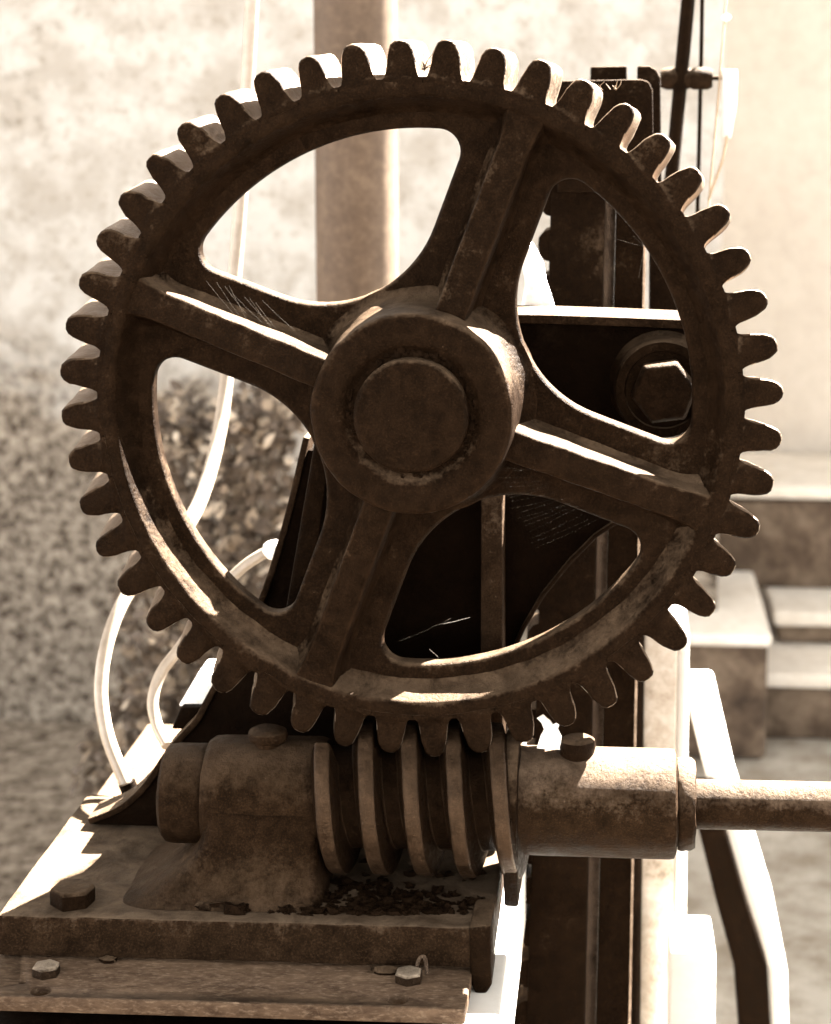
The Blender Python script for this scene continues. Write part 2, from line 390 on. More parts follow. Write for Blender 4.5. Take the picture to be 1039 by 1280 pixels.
# concrete pillar behind the shaft
YP = 0.62
pil = thing('concrete_pillar', (P(820, 1000, YP).x, YP, 0), 'pale speckled concrete pillar behind the shaft and toothed rack', 'pillar')
def pcol(x0, x1, Yf, Yb, ptop):
    a = P(x0, ptop, Yf); b = P(x1, ptop, Yf)
    return [(a.x, Yf, 0), (b.x, Yf, 0), (b.x, Yb, 0), (a.x, Yb, 0)], [(a.x, Yf, a.z), (b.x, Yf, a.z), (b.x, Yb, a.z), (a.x, Yb, a.z)]
lo_, hi_ = pcol(786, 846, YP, YP+0.16, 770)
prism(lo_, hi_).build('shaft_block', 'concrete', pil, bevel=0.006, jitter=0.003, jscale=12)
a = P(846, 770, YP+0.01); b = P(862, 770, YP+0.01)
box((a.x+0.001, YP+0.012, 0), (b.x, YP+0.16, a.z-0.02)).build('pillar_lit_side', 'white_paint_and_sun', pil, bevel=0.005)  # white colour stands for the pillar's sunlit right side
wb = thing('white_block', (P(865, 1200, 0.5).x, 0.5, 0), 'white painted concrete block beside the speckled pillar', 'block')
a = P(838, 1190, 0.5); b = P(894, 1190, 0.5)
box((a.x, 0.5, 0), (b.x, 0.60, a.z)).build('body', 'white_paint_and_sun', wb, bevel=0.004, jitter=0.002, jscale=10)

# the bent white beam and a dark strip added for its shaded side
YB = 0.9
def beam_path(pts, wpx, Yf, Yb, name, mat, label, cat):
    L = [P(x, y, Yf) for x, y in pts]; Rr = [P(x+wpx[i], y, Yf) for i, (x, y) in enumerate(pts)]
    m = MB(); dv = Vector((0, Yb-Yf, 0))
    rows = [[l, r, r+dv, l+dv] for l, r in zip(L, Rr)]
    m.grid(rows, closed_u=True); n = len(rows)
    m.f.append((3, 2, 1, 0)); k = 4*(n-1); m.f.append((k, k+1, k+2, k+3))
    return tag(m.build(name, mat, bevel=0.005, smooth=30), label, cat)
zgr = 0.0
beam_path([(856, 862), (885, 980), (908, 1050), (936, 1140), (962, 1215), (966, 1300), (968, 1440), (969, 1500)], [38, 36, 34, 33, 22, 20, 20, 20], YB, YB+0.09,
          'white_beam', 'white_paint_and_sun', 'bent white painted timber beam leaning beside the pillar', 'beam')
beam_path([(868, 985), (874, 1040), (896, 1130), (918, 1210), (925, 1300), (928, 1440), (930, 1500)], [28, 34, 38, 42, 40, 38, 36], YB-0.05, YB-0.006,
          'beam_shade', 'black_steel', 'dark strip added as the shaded side of the white beam', 'shaded side')

# ------------------------------------------------------------------ the frame the machine stands on
ZPT = P(300, 1152, -0.069).z              # top of the base plate
ZPB = P(300, 1203, -0.069).z              # its underside
XL = P(-4, 1152, -0.069).x; XR = P(615, 1152, -0.069).x
fr = thing('support_frame', (0, 0.0, 0), 'rusty steel frame of beams carrying the worm gear base plate', 'frame')
YFB = PZ(300, 1254, ZPB-0.002).y
xfl = P(-40, 1254, YFB).x; xfr = P(583, 1254, YFB).x
zt = ZPB-0.002
fb = MB()
fb.add([], [])
# front beam: a channel with a wide top flange, open below
sec = [(YFB, zt), (YFB, zt-0.0125), (0.012, zt-0.0125), (0.012, zt)]
prism([(xfl, y, z) for y, z in sec], [(xfr, y, z) for y, z in sec], fb)
front_beam = fb.build('front_beam', 'worn_beam', fr, bevel=0.0018, jitter=0.0012, jscale=30)
box((xfl, -0.07, zt-0.13), (xfr-0.004, -0.055, zt-0.0130)).build('beam_web', 'black_steel', fr, bevel=0.001)  # shadow under the top flange is put into the black colour
box((xfl, YFB+0.006, zt-0.050), (xfr-0.004, -0.071, zt-0.042)).build('added_hole_backing', 'black_steel', fr, bevel=0.001)  # dark plate added below the drilled holes so they look black
xr0 = P(560, 1203, -0.069).x; xrr = PZ(624, 1280, zt-0.016).x
box((xr0, -0.5, zt-0.13), (xrr, 0.55, zt-0.016)).build('side_rail', 'white_paint_and_sun', fr, bevel=0.003, jitter=0.0006, jscale=30)  # sunlight on this rail is put into its white colour
box((XL-0.02, 0.02, zt-0.13), (XL+0.08, 0.55, zt-0.003)).build('side_rail', 'worn_beam', fr, bevel=0.003)
for x in (XL+0.03, (xr0+xrr)/2):
    for y in (0.06, 0.48):
        box((x-0.035, y-0.035, 0), (x+0.035, y+0.035, zt-0.131)).build('leg', 'rough_iron', fr, bevel=0.003)
for px, py, sc in ((58, 1218, 1.1), (511, 1226, 1.15)):
    q = PZ(px, py, zt); hexbolt((q.x, q.y, zt), (0, 0, 1), 0.0105*sc, 0.0085, 'bolt', 'bolt_head', front_beam, 0.5, 0.0)
def drill(o, spots):
    for px, py, rr in spots:
        q = PZ(px, py, zt)
        c = lathe([(0, -0.03), (rr, -0.03), (rr, 0.03), (0, 0.03)], (q.x, q.y, zt), (0, 0, 1), 20).build('cutter', 'black_steel')
        md = o.modifiers.new('hole', 'BOOLEAN'); md.operation = 'DIFFERENCE'; md.object = c; md.solver = 'EXACT'
        bpy.context.view_layer.update()
        me = bpy.data.meshes.new_from_object(o.evaluated_get(bpy.context.evaluated_depsgraph_get()))
        o.modifiers.clear(); o.data = me; bpy.data.objects.remove(c, do_unlink=True)
drill(front_beam, ((51, 1239, 0.0088), (497, 1250, 0.0092), (28, 1228, 0.0032)))
def lump(c, r, name, mat, parent=None, sx=1, sy=1, sz=0.6, n=10, rough=0.35):
    m = MB(); rows = []; off = Vector((random.uniform(-50, 50), random.uniform(-50, 50), 0)); c = Vector(c)
    for i in range(n//2+1):
        th = math.pi*i/(n//2); row = []
        for k in range(n):
            ph = 2*math.pi*k/n; d = Vector((math.sin(th)*math.cos(ph), math.sin(th)*math.sin(ph), math.cos(th)))
            s = r*(1+rough*noise.noise(d*1.7+off)*2)
            row.append(c+Vector((d.x*s*sx, d.y*s*sy, d.z*s*sz)))
        rows.append(row)
    m.grid(rows, closed_u=True)
    return m if name is None else m.build(name, mat, parent)
for px, py, r in ((70, 1191, 0.0125), (135, 1203, 0.006)):
    q = PZ(px, py, zt); lump((q.x, q.y, zt+0.002), r, 'rust_knob', 'rough_iron', front_beam, 1.2, 0.7, 0.6)
q = PZ(482, 1216, zt); lump((q.x, q.y, zt+0.001), 0.010, 'rust_knob', 'rough_iron', front_beam, 1.5, 0.6, 0.4)
# split pin beside the right bolt
q = PZ(528, 1222, zt); tube(catmull([q+Vector((-0.006, 0.004, 0)), q+Vector((-0.003, 0.003, 0.014)), q+Vector((0.002, 0.002, 0.016)), q+Vector((0.004, 0, 0.003))], 6), 0.0016, 8).build('split_pin', 'bolt_steel', front_beam)

# base plate
bp = thing('base_plate', (XL, 0, ZPB), 'thick rusty iron base plate under the worm and bearings', 'plate')
YBF, YBB = -0.069, 0.215
m = MB(); nx, ny = 60, 26
top = [[Vector((XL+(XR-XL)*i/nx, YBF+(YBB-YBF)*j/ny, ZPT)) for i in range(nx+1)] for j in range(ny+1)]
m.grid(top)
for row in (top[0], top[-1]):
    m.grid([row, [Vector((p.x, p.y, (ZPT+ZPB)/2)) for p in row], [Vector((p.x, p.y, ZPB+0.001)) for p in row]])
for i in (0, -1):
    col = [r[i] for r in top]; m.grid([col, [Vector((p.x, p.y, (ZPT+ZPB)/2)) for p in col], [Vector((p.x, p.y, ZPB+0.001)) for p in col]])
m.add([(XL, YBF, ZPB+0.001), (XR, YBF, ZPB+0.001), (XR, YBB, ZPB+0.001), (XL, YBB, ZPB+0.001)], [(0, 1, 2, 3)])
m.build('plate', 'rusty_plate', bp, bevel=0.0028, jitter=0.0011, jscale=35)
# end lug hanging over the beam's end
out = [(587, 1158), (614.5, 1156), (614.5, 1232), (609, 1243), (601, 1246), (593, 1243), (588, 1230)]
plate_y(out, YBF-0.006, YBF+0.05).build('end_lug', 'rough_iron', bp, bevel=0.003, jitter=0.001, jscale=40)
q = PZ(91, 1128, ZPT); hexbolt((q.x, q.y, ZPT), (0, 0, 1), 0.0192, 0.0145, 'bolt', 'rough_iron', bp, 0.35, 0.0)
q = PZ(265, 1136, ZPT); lump((q.x, q.y, ZPT), 0.011, 'rust_lump', 'rough_iron', bp, 1.6, 0.5, 0.55, 12)

# ------------------------------------------------------------------ cast stand behind the wheel
YA = 0.130
sx0 = P(500, 1052, YA)
stand = thing('cast_stand', (sx0.x, YA, ZPT), 'black cast iron stand with flared foot and bolted side arm behind the wheel', 'stand')
curve = [(767, 652), (743, 668), (711, 700), (676, 743), (652, 784), (638, 816), (634, 900), (634, 1053)]
foot = [(112, 1031), (148, 1017), (172, 999), (192, 976), (210, 948), (232, 922), (250, 902)]
web = foot+[(268, 868), (325, 765), (360, 660), (385, 562), (412, 566), (470, 585), (500, 560), (500, 440), (560, 415), (640, 404), (700, 405), (861, 410), (905, 470), (896, 525), (840, 545), (800, 545), (760, 530), (640, 530), (606, 545), (604, 604), (700, 605), (790, 612)]+curve  # gap under the arm added to let sun through to the rim
ybase = [P(x, y, YA) for x, y in web]
for p in ybase: p.z = max(p.z, ZPT+0.0005)
prism(ybase, [p+Vector((0, 0.012, 0)) for p in ybase]).build('web', 'black_steel', stand, bevel=0.0015)
# flange along the sloping left edge and its flared foot
def strip(pix, Y0, Y1, th, name, mat, side=1):
    pts = [P(x, y, Y0) for x, y in pix]; m = MB(); rows = []
    for i, p in enumerate(pts):
        d = pts[min(i+1, len(pts)-1)]-pts[max(i-1, 0)]; n = Vector((-d.z, 0, d.x)).normalized()*th*side
        rows.append([p, p+n, p+n+Vector((0, Y1-Y0, 0)), p+Vector((0, Y1-Y0, 0))])
    for r in rows:
        for q in r: q.z = max(q.z, ZPT+0.0008)
    m.grid(rows, closed_u=True); k = 4*(len(rows)-1); m.f += [(3, 2, 1, 0), (k, k+1, k+2, k+3)]
    return m.build(name, mat, stand, bevel=0.0012, smooth=35)
strip(catmull([(x, y, 0) for x, y in foot+[(268, 868), (325, 765), (360, 660), (387, 548)]], 4) and [(v.x, v.y) for v in catmull([(x, y, 0) for x, y in foot+[(268, 868), (325, 765), (360, 660), (387, 548)]], 4)],
      YA-0.004, YA+0.04, 0.006, 'edge_flange', 'rusty_plate')
plate_y([(394, 545), (415, 545), (383, 790), (352, 790)], YA-0.030, YA-0.001).build('sloping_rib', 'rough_iron', stand, bevel=0.003)
plate_y([(601, 606), (629, 606), (630, 1052), (600, 1052)], YA-0.035, YA-0.001).build('upright_rib', 'rusty_plate', stand, bevel=0.003, jitter=0.0007, jscale=30)
# arm flange (lit on top) and boss
strip([(640, 404), (690, 405), (780, 408), (850, 411), (905, 414)], YA-0.022, YA+0.05, 0.008, 'arm_flange', 'rusty_plate', 1)
strip([(800, 640)]+curve[:6], YA-0.006, YA+0.03, 0.004, 'gusset_edge', 'rough_iron', 1)
bc = P(829, 480, YA)
rb = 61*(YA-CAM.y)/F
boss = lathe([(rb*1.12, 0.0), (rb*1.03, 0.006), (rb, 0.03), (rb*0.97, 0.034), (rb*0.80, 0.034), (rb*0.78, 0.031), (0, 0.031)], bc, (0, -1, 0), 64).build('arm_boss', 'rough_iron', stand, jitter=0.0006, jscale=40)
hexbolt(bc+Vector((0, -0.031, 0)), (0, -1, 0), rb*0.68, 0.022, 'bolt', 'axle_iron', stand, R(8))
# bearing sleeve that carries the axle
lathe([(0.05, 0.12), (0.070, 0.119), (0.072, 0.10), (0.074, 0.072), (0.05, 0.070)], (G.x, 0, G.z), (0, 1, 0), 48).build('axle_bearing', 'black_steel', stand)
# lug in the upper right opening, sunlight put into its pale colour
plate_y([(652, 402), (656, 360), (648, 318), (660, 305), (676, 330), (682, 352), (699, 402)], YA+0.055, YA+0.085).build('lug', 'pale_scrap', stand, bevel=0.004, jitter=0.004, jscale=40)
# small clamp block on the foot, its sunlit top painted as a pale cap
plate_y([(214, 912), (226, 884), (256, 884), (250, 912)], YA+0.02, YA+0.085).build('clamp_block', 'black_steel', stand, bevel=0.002)
plate_y([(222, 884), (247, 842), (275, 842), (262, 884)], YA+0.03, YA+0.08).build('clamp_lit_top', 'pale_scrap', stand, bevel=0.003)

# ------------------------------------------------------------------ toothed rack post
YR = 0.33
rk = thing('toothed_rack', (P(730, 1000, YR).x, YR, 0), 'tall dark steel rack bar with toothed edge behind the wheel', 'rack')
def colx(xt, xb, Y):                      # a line given at picture heights 240 and 1280
    t = P(xt, 240, Y); b = P(xb, 1280, Y); return t, b
ztop = P(750, 104, YR).z
def at_z(xt, xb, Y, z):
    t, b = colx(xt, xb, Y); k = (z-b.z)/(t.z-b.z); return b.x+(t.x-b.x)*k
def upright(secs, z0, z1, name, mat, parent, **kw):
    """secs: (x at top, x at bottom, Y) outline, run from z0 to z1"""
    return prism([(at_z(a, b, YR, z0), Y, z0) for a, b, Y in secs], [(at_z(a, b, YR, z1), Y, z1) for a, b, Y in secs]).build(name, mat, parent, **kw)
upright([(689, 658, YR), (757, 731, YR), (757.5, 731.5, YR+0.05), (689, 658, YR+0.05)], 0, ztop, 'rack_bar', 'rough_iron', rk, bevel=0.002)
fil = [(757.6, 731.6, YR+0.004)]
for k in range(7):
    t = math.pi/2*k/6; fil.append((757.6+13*(1-math.cos(t)), 731.6+13*(1-math.cos(t)), YR+0.004+0.022*math.sin(t)))
upright(fil+[(770.6, 744.6, YR+0.045), (757.6, 731.6, YR+0.045)], 0, ztop-0.001, 'fillet_strip', 'bolt_steel', rk)
upright([(770.8, 744.8, YR+0.02), (806, 785.5, YR+0.02), (808.5, 788, YR+0.0225), (808.5, 788, YR+0.06), (770.8, 744.8, YR+0.06)], 0, ztop-0.002, 'guide_bar', 'rough_iron', rk)
upright([(806.4, 786, YR+0.0185), (809.4, 789, YR+0.0225), (809.4, 789, YR+0.05), (808.8, 788.4, YR+0.05), (808.7, 788.2, YR+0.0226), (806.3, 785.9, YR+0.0196)], 0, ztop-0.004, 'edge_bead', 'bolt_steel', rk)
plate_y([(738, 83), (784, 82), (784, 260), (738, 260)], YR+0.13, YR+0.16).build('rear_plate', 'rough_iron', rk, bevel=0.002)
upright([(814, 812, YR+0.09), (852, 850, YR+0.09), (852, 850, YR+0.13), (814, 812, YR+0.13)], P(830, 520, YR).z, P(830, 300, YR).z, 'guide_channel', 'rough_iron', rk, bevel=0.002)
out = [(797, 82), (812, 82), (821, 87), (826, 97), (828, 300), (797, 300)]
plate_y(out, YR+0.10, YR+0.13).build('rear_plate', 'rough_iron', rk, bevel=0.002)
out = [(697, 101), (802, 99), (811, 102), (816, 112), (818, 240), (697, 240)]
plate_y(out, YR-0.012, YR-0.002).build('head_plate', 'rough_iron', rk, bevel=0.0015)
# rack teeth along the left edge
pz = P(660, 1070, YR).z-P(660, 1122, YR).z
z = 0.06; k = 0
while z < ztop-0.06:
    x = at_z(689, 658, YR, z); hh = pz*0.37
    prof = [(0.004, -hh), (-0.005, -hh*0.85), (-0.010, -hh*0.5), (-0.0115, 0), (-0.010, hh*0.5), (-0.005, hh*0.85), (0.004, hh)]
    prism([(x+a, YR+0.002, z+b) for a, b in prof], [(x+a, YR+0.048, z+b) for a, b in prof]).build('rack_tooth', 'rough_iron', rk, jitter=0.0012, jscale=60)
    z += pz; k += 1

# ------------------------------------------------------------------ the worm wheel
N = 48; PH0 = R(92.6); RW = 0.060
HEL = -12.5/450                           # twist of the teeth from front to back
wheel = thing('worm_gear', G, 'large dark cast iron gear wheel with four spokes and rounded teeth', 'gear wheel')
prof = [(402, 0.0009), (396, 0.00035), (390, 0.0), (384, 0.0002), (380, 0.0010), (378, 0.0028), (372, 0.013), (367, 0.0195), (362, 0.0238), (356, 0.0262),
        (356, 0.0440), (362, 0.047), (372, 0.054), (378, 0.0575), (382, 0.060), (402, 0.060), (402, 0.03), (402, 0.0009)]
m = MB(); ns = 336
m.grid([[gp(2*math.pi*k/ns, r, y) for k in range(ns)] for r, y in prof], closed_u=True)
rim = m.build('rim', 'axle_iron', wheel, origin=G, jitter=0.0007, jscale=45, smooth=50)
half = [(26.6, 396), (26.4, 400.2), (23.2, 401.2), (20.6, 404.5), (19.0, 410), (17.9, 420), (16.5, 430), (14.6, 438.0), (11.6, 444.6), (6.8, 448.6), (0, 449.8)]
full = half+[(-h, r) for h, r in reversed(half[:-1])]
for k in range(N):
    a0 = PH0+2*math.pi*k/N
    rnd = random.Random(100+k); dr = rnd.uniform(-2.2, 1.0); lean = rnd.uniform(-1.2, 1.2); wd = rnd.uniform(0.95, 1.04)
    deg = math.degrees(a0) % 360
    worn = abs(((deg-332.6+180) % 360)-180) < 3
    secs = []
    ys = [0.0003, 0.0006, 0.0022, 0.015, 0.030, 0.045, 0.0585, 0.0600]
    sh = [2.6, 1.2, 0.0, 0, 0, 0, 0, 2.0]
    m = MB(); rows = []
    for y, s in zip(ys, sh):
        row = []
        for h, r in full:
            t = max(0, (r-402)/48.0)
            rr = r+dr*t-s*t
            if worn: rr -= 7*t
            hh = (h-math.copysign(s, h)*min(1, t*3) if h else 0)*(wd if t > 0 else 1)+lean*t
            jit = noise.noise(Vector((h*0.13+k*7.3, r*0.09, y*60)))*1.5*min(1, t*3)
            row.append(gp(a0-(hh+jit)/max(r, 1)+HEL*y/RW, rr+jit*0.6*t, y))
        rows.append(row)
    m.grid(rows, closed_u=True); n = len(full); m.f += [tuple(range(n-1, -1, -1)), tuple(range(n*(len(rows)-1), n*len(rows)))]
    to = m.build('tooth', 'axle_iron', rim, smooth=48)
    to.data.materials.append(MATS['worn_lit_flank'])
    for f in to.data.polygons:
        if abs(f.normal.y) < 0.5: f.material_index = 1
# spokes: each a quarter of the pierced web, with its rib
HW, RC, RO, RF = 60.0, 28.0, 340.0, 150.0
def half_edge():
    pts = []
    cv, cr = HW+RC, RO-RC; cu = math.sqrt(cr*cr-cv*cv); aend = math.atan2(cv, cu)
    for k in range(15): a = math.pi/4+(aend-math.pi/4)*k/14; pts.append((RO*math.cos(a), RO*math.sin(a)))
    for k in range(1, 11):
        a = aend+(-math.pi/2-aend)*k/10; pts.append((cu+RC*math.cos(a), cv+RC*math.sin(a)))
    c2 = HW+RF
    for k in range(1, 5): u_ = cu+(c2-cu)*k/4; pts.append((u_, HW))
    for k in range(1, 11): a = -math.pi/2-(math.pi/4)*k/10; pts.append((c2+RF*math.cos(a), c2+RF*math.sin(a)))
    return pts
he = half_edge()
def offs(pts, d):
    out = []
    for i, p in enumerate(pts):
        a = pts[max(i-1, 0)]; b = pts[min(i+1, len(pts)-1)]; tx, ty = b[0]-a[0], b[1]-a[1]; L = math.hypot(tx, ty)
        nx, ny = -ty/L, tx/L               # away from the opening
        if i == 0: nx, ny = math.cos(math.pi/4), math.sin(math.pi/4)
        if i == len(pts)-1: nx, ny = -math.cos(math.pi/4), -math.sin(math.pi/4)
        out.append((p[0]+nx*d, p[1]+ny*d))
    return out
tst = offs(he, 5)
if math.hypot(*tst[20]) < 0: pass
YW0, YW1 = 0.0250, 0.0450
for q in range(4):
    ang = R(69.5)-q*R(90)
    def sp(u_, v_, y): 
        return gp(ang+math.atan2(v_, u_), math.hypot(u_, v_), y)
    m = MB()
    br = 6.5; layers = []
    for k in range(5):
        t = math.pi/2*k/4; layers.append((br*(1-math.sin(t)), YW0+br*U*(1-math.cos(t))))
    layers = layers+[(0.0, YW1-br*U)]+[(br*(1-math.cos(math.pi/2*k/3)), YW1-br*U+br*U*math.sin(math.pi/2*k/3)) for k in range(1, 4)]
    for sgn in (1, -1):
        m.grid([[sp(u_, sgn*v_, y) for u_, v_ in offs(he, d)] for d, y in layers])
    for y in (YW0, YW1):
        a = offs(he, br); poly = [(u_, v_) for u_, v_ in a]
        hubarc = [(60*math.cos(math.pi/4*(1-k/4)), 60*math.sin(math.pi/4*(1-k/4))) for k in range(9)]
        rimarc = [(366*math.cos(-math.pi/4+math.pi/2*k/24), 366*math.sin(-math.pi/4+math.pi/2*k/24)) for k in range(25)]
        outl = poly+hubarc+[(u_, -v_) for u_, v_ in reversed(poly)]+rimarc
        m.add([sp(u_, v_, y) for u_, v_ in outl], [tuple(range(len(outl)))])
    spoke = m.build('spoke', 'cast_iron', wheel, smooth=35)
    # rib on the front of the spoke
    m = MB(); rows = []
    for k in range(41):
        u_ = 105+(386-105)*k/40; t = (u_-130)/(368-130); t = max(0, min(1, t))
        yf = -0.023*(1-t)+0.0016*t
        fl = max(0, (u_-330)/50)**2; fh = max(0, (150-u_)/45)**2
        wv = noise.noise(Vector((u_*0.03, q*9.0, 0)))*0.8
        b0 = 31+26*fl+10*fh; b1 = 25+20*fl+8*fh; b2 = 21.5+10*fl+3*fh; b3 = 18.5+6*fl
        sec = [(-b0, 0.0256), (-b1, 0.0228), (-b2, 0.017), (-b3-0.8, yf+0.0022), (-b3+0.8, yf+0.0004), (-b3+4, yf), (0, yf-0.0003),
               (b3-4, yf), (b3-0.8, yf+0.0004), (b3+0.8, yf+0.0022), (b2, 0.017), (b1, 0.0228), (b0, 0.0256)]
        rows.append([sp(u_, v_+wv, y) for v_, y in sec])
    m.grid(rows)
    n = len(rows[0]); m.f += [tuple(range(n)), tuple(range(n*40+n-1, n*40-1, -1))]
    m.build('rib', 'cast_iron', spoke, smooth=50, jitter=0.0005, jscale=60)
    # inner fillet on the back edge of the spoke's foot is part of the hub
hubp = [(60, -0.0445), (70, -0.0445), (77, -0.0448), (80.5, -0.0470), (84, -0.0492), (90, -0.0500), (104, -0.0502), (116, -0.0498), (120.5, -0.0486), (122.6, -0.0455), (123.6, -0.038),
        (124.5, -0.025), (125.5, -0.005), (127.5, 0.008), (133, 0.018), (141, 0.0242), (147, 0.0256), (147, 0.05), (135, 0.065), (60, 0.066)]
m = MB(); m.grid([[gp(2*math.pi*k/120, r, y) for k in range(120)] for r, y in hubp], closed_u=True)
hub = m.build('hub', 'cast_iron', wheel, jitter=0.0009, jscale=40, smooth=55)
axp = [(0.01, -0.0602), (30, -0.0604), (63, -0.0600), (67, -0.0592), (69, -0.0575), (69.3, -0.054), (69.3, 0.15), (0.01, 0.15)]
m = MB(); m.grid([[gp(2*math.pi*k/96, r, y) for k in range(96)] for r, y in axp], closed_u=True)
m.build('axle', 'axle_iron', wheel, jitter=0.0005, jscale=40, smooth=50)
# old grease packed round the axle end
m = MB()
for k in range(90):
    a = random.uniform(0, 2*math.pi) if k < 40 else random.uniform(R(-30), R(130))
    g = lump(gp(a, random.uniform(71, 83), -0.0455), random.uniform(0.0012, 0.0030), None, None, None, 1.3, 0.8, 1.2, 6)
    m.add(g.v, g.f)
tag(m.build('grease_ring', 'grease', hub), kind='stuff')

# ------------------------------------------------------------------ worm, shaft and bearings
YW = 0.030
AX = P(515, 997, YW)
zA = AX.z
def wx(px): return P(px, 1000, YW).x
pit = 2*math.pi*424*U/N
R1, R0 = 0.0655, 0.0430
worm = thing('worm_screw', (AX.x, YW, ZPT), 'bronze brown steel worm screw meshing with the bottom of the wheel', 'worm gear')
x0, x1 = wx(396), wx(636)
lathe([(R0*0.6, 0)]+[(R0, (x1-x0)*k/20) for k in range(21)]+[(R0*0.6, x1-x0)], (x0, YW, zA), (1, 0, 0), 48).build('core', 'grease', worm)  # dark colour paints the shade deep between the threads
# thread; passes x = wx(463) where it faces up and forward
m = MB(); rows = []
turns = (wx(640)-wx(402))/pit; steps = int(turns*48)
th0 = R(62)
xs = wx(463)-pit*1.0
k0 = 0
for i in range(steps+1):
    ph = 2*math.pi*i/48; x = xs+pit*i/48
    r1 = R1
    sec = [(-0.0150, R0-0.002), (-0.0115, R0+0.001), (-0.0082, r1-0.006), (-0.0064, r1-0.0012), (-0.0046, r1), (0.0046, r1), (0.0064, r1-0.0012), (0.0082, r1-0.006), (0.0115, R0+0.001), (0.0150, R0-0.002)]
    th = th0-ph                            # angle above the forward direction
    rows.append([Vector((x+dx, YW-math.cos(th)*r, zA+math.sin(th)*r)) for dx, r in sec])
m.grid(rows); n = len(rows[0]); m.f += [tuple(range(n)), tuple(range(n*steps+n-1, n*steps-1, -1))]
thr = m.build('thread', 'worm_steel', worm, smooth=45, jitter=0.0005, jscale=60)
thr.data.materials.append(MATS['grease'])  # grease colour used here as the shade in the thread gaps
for f in thr.data.polygons:
    if abs(f.normal.x) > 0.72: f.material_index = 1  # flanks coloured dark for the shade in the thread gaps
# the driving shaft on the right and the stub on the left
rs = 31.5*(YW-CAM.y)/F
lathe([(0, 0), (rs, 0), (rs, wx(1180)-x1+0.004), (0, wx(1180)-x1+0.004)], (x1-0.004, YW, zA), (1, 0, 0), 40).build('drive_shaft', 'sleeve_iron', worm, jitter=0.0006, jscale=40)
# outboard support for the shaft, beyond the picture
# left bearing
lbx0, lbx1, lbx2 = wx(208), wx(261), wx(413)
lb = thing('bearing_block', (wx(335), YW, ZPT), 'heavy brown cast bearing block on a flared pedestal left of the worm', 'bearing')
lathe([(0.0, 0), (0.038, 0.0), (0.0415, 0.003), (0.0425, 0.01), (0.0428, lbx1-lbx0-0.003), (0.041, lbx1-lbx0+0.001)], (lbx0, YW, zA), (1, 0, 0), 56).build('end_sleeve', 'housing_iron', lb, jitter=0.0009, jscale=35)
lathe([(0.036, 0.0), (0.046, 0.001), (0.0495, 0.006), (0.0505, 0.02), (0.0505, lbx2-lbx1-0.008), (0.048, lbx2-lbx1-0.002), (0.03, lbx2-lbx1)], (lbx1, YW, zA), (1, 0, 0), 56).build('housing', 'housing_iron', lb, jitter=0.0011, jscale=35)
m = MB(); rows = []
hh = zA-ZPT
for k in range(15):
    t = k/14; z = zA-hh*t
    fl = max(0, (t-0.25)/0.75)**1.9
    xa = lbx1+0.002-0.066*fl; xb = lbx2-0.004+0.006*fl
    ya = YW-0.0512-0.003*t-0.026*fl; yb = YW+0.0475+0.02*fl
    row = []
    for j in range(40):
        a = 2*math.pi*j/40; c, s = math.cos(a), math.sin(a); e = 0.24
        sx = math.copysign(abs(c)**e, c); sy = math.copysign(abs(s)**e, s)
        row.append(Vector(((xa+xb)/2+sx*(xb-xa)/2, (ya+yb)/2+sy*(yb-ya)/2, z)))
    rows.append(row)
m.grid(rows, closed_u=True)
m.build('pedestal', 'housing_iron', lb, jitter=0.0016, jscale=30, smooth=60)
oc = P(337, 912, YW)
lathe([(0, 0.012), (0.012, 0.0125), (0.0165, 0.010), (0.0175, 0.006), (0.016, 0.002), (0.012, 0.0), (0.011, -0.008)], (oc.x, YW-0.008, zA+0.0498), (0, 0, 1), 32).build('oil_cap', 'housing_iron', lb, jitter=0.0007, jscale=60)
# right bearing: upright plate and sleeve
rbg = thing('bearing_bracket', (wx(640), YW, ZPT), 'upright bearing bracket with long rust sleeve right of the worm', 'bearing')
bx0, bx1, bx2, bx3 = wx(633), wx(651), wx(846), wx(869)
out = []
for k in range(25):
    a = -R(25)+R(230)*k/24; out.append((YW+math.cos(a)*0.0600, zA+math.sin(a)*0.0600))
out += [(YW-0.030, ZPT-0.012), (YW+0.045, ZPT-0.012)]
a_ = [Vector((bx0, y, z)) for y, z in out]; b_ = [Vector((bx1, y, z)) for y, z in out]
prism(a_, b_).build('upright_plate', 'rough_iron', rbg, bevel=0.003, jitter=0.0009, jscale=40)
rr = 69.5*(YW-CAM.y)/F
lathe([(0.03, 0), (rr*1.03, 0.0), (rr*1.0, 0.006), (rr, 0.02), (rr, bx2-bx1-0.006), (rr*0.985, bx2-bx1-0.002), (rr*0.9, bx2-bx1), (0.02, bx2-bx1)], (bx1, YW, zA), (1, 0, 0), 64).build('sleeve', 'sleeve_iron', rbg, jitter=0.0010, jscale=40)
lathe([(0.02, 0), (0.0385, 0.0), (0.0395, 0.003), (0.0392, bx3-bx2-0.004), (0.037, bx3-bx2-0.001), (0.02, bx3-bx2)], (bx2+0.0005, YW, zA), (1, 0, 0), 56).build('collar', 'sleeve_iron', rbg, jitter=0.0012, jscale=60)
oc = P(722, 922, YW)
lathe([(0, 0.013), (0.011, 0.0135), (0.0150, 0.011), (0.0160, 0.006), (0.015, 0.001), (0.013, -0.006)], (oc.x, YW-0.006, zA+rr-0.0005), (0, 0, 1), 32).build('oil_cap', 'axle_iron', rbg, jitter=0.0006, jscale=60)
# the end bearing post outside the frame holds the shaft's far end
ep = thing('shaft_post', (wx(1150), YW, 0), 'iron post carrying the far end of the drive shaft', 'post')
box((wx(1150)-0.03, YW-0.03, 0), (wx(1150)+0.03, YW+0.03, zA-rs+0.002)).build('column', 'rough_iron', ep, bevel=0.004)

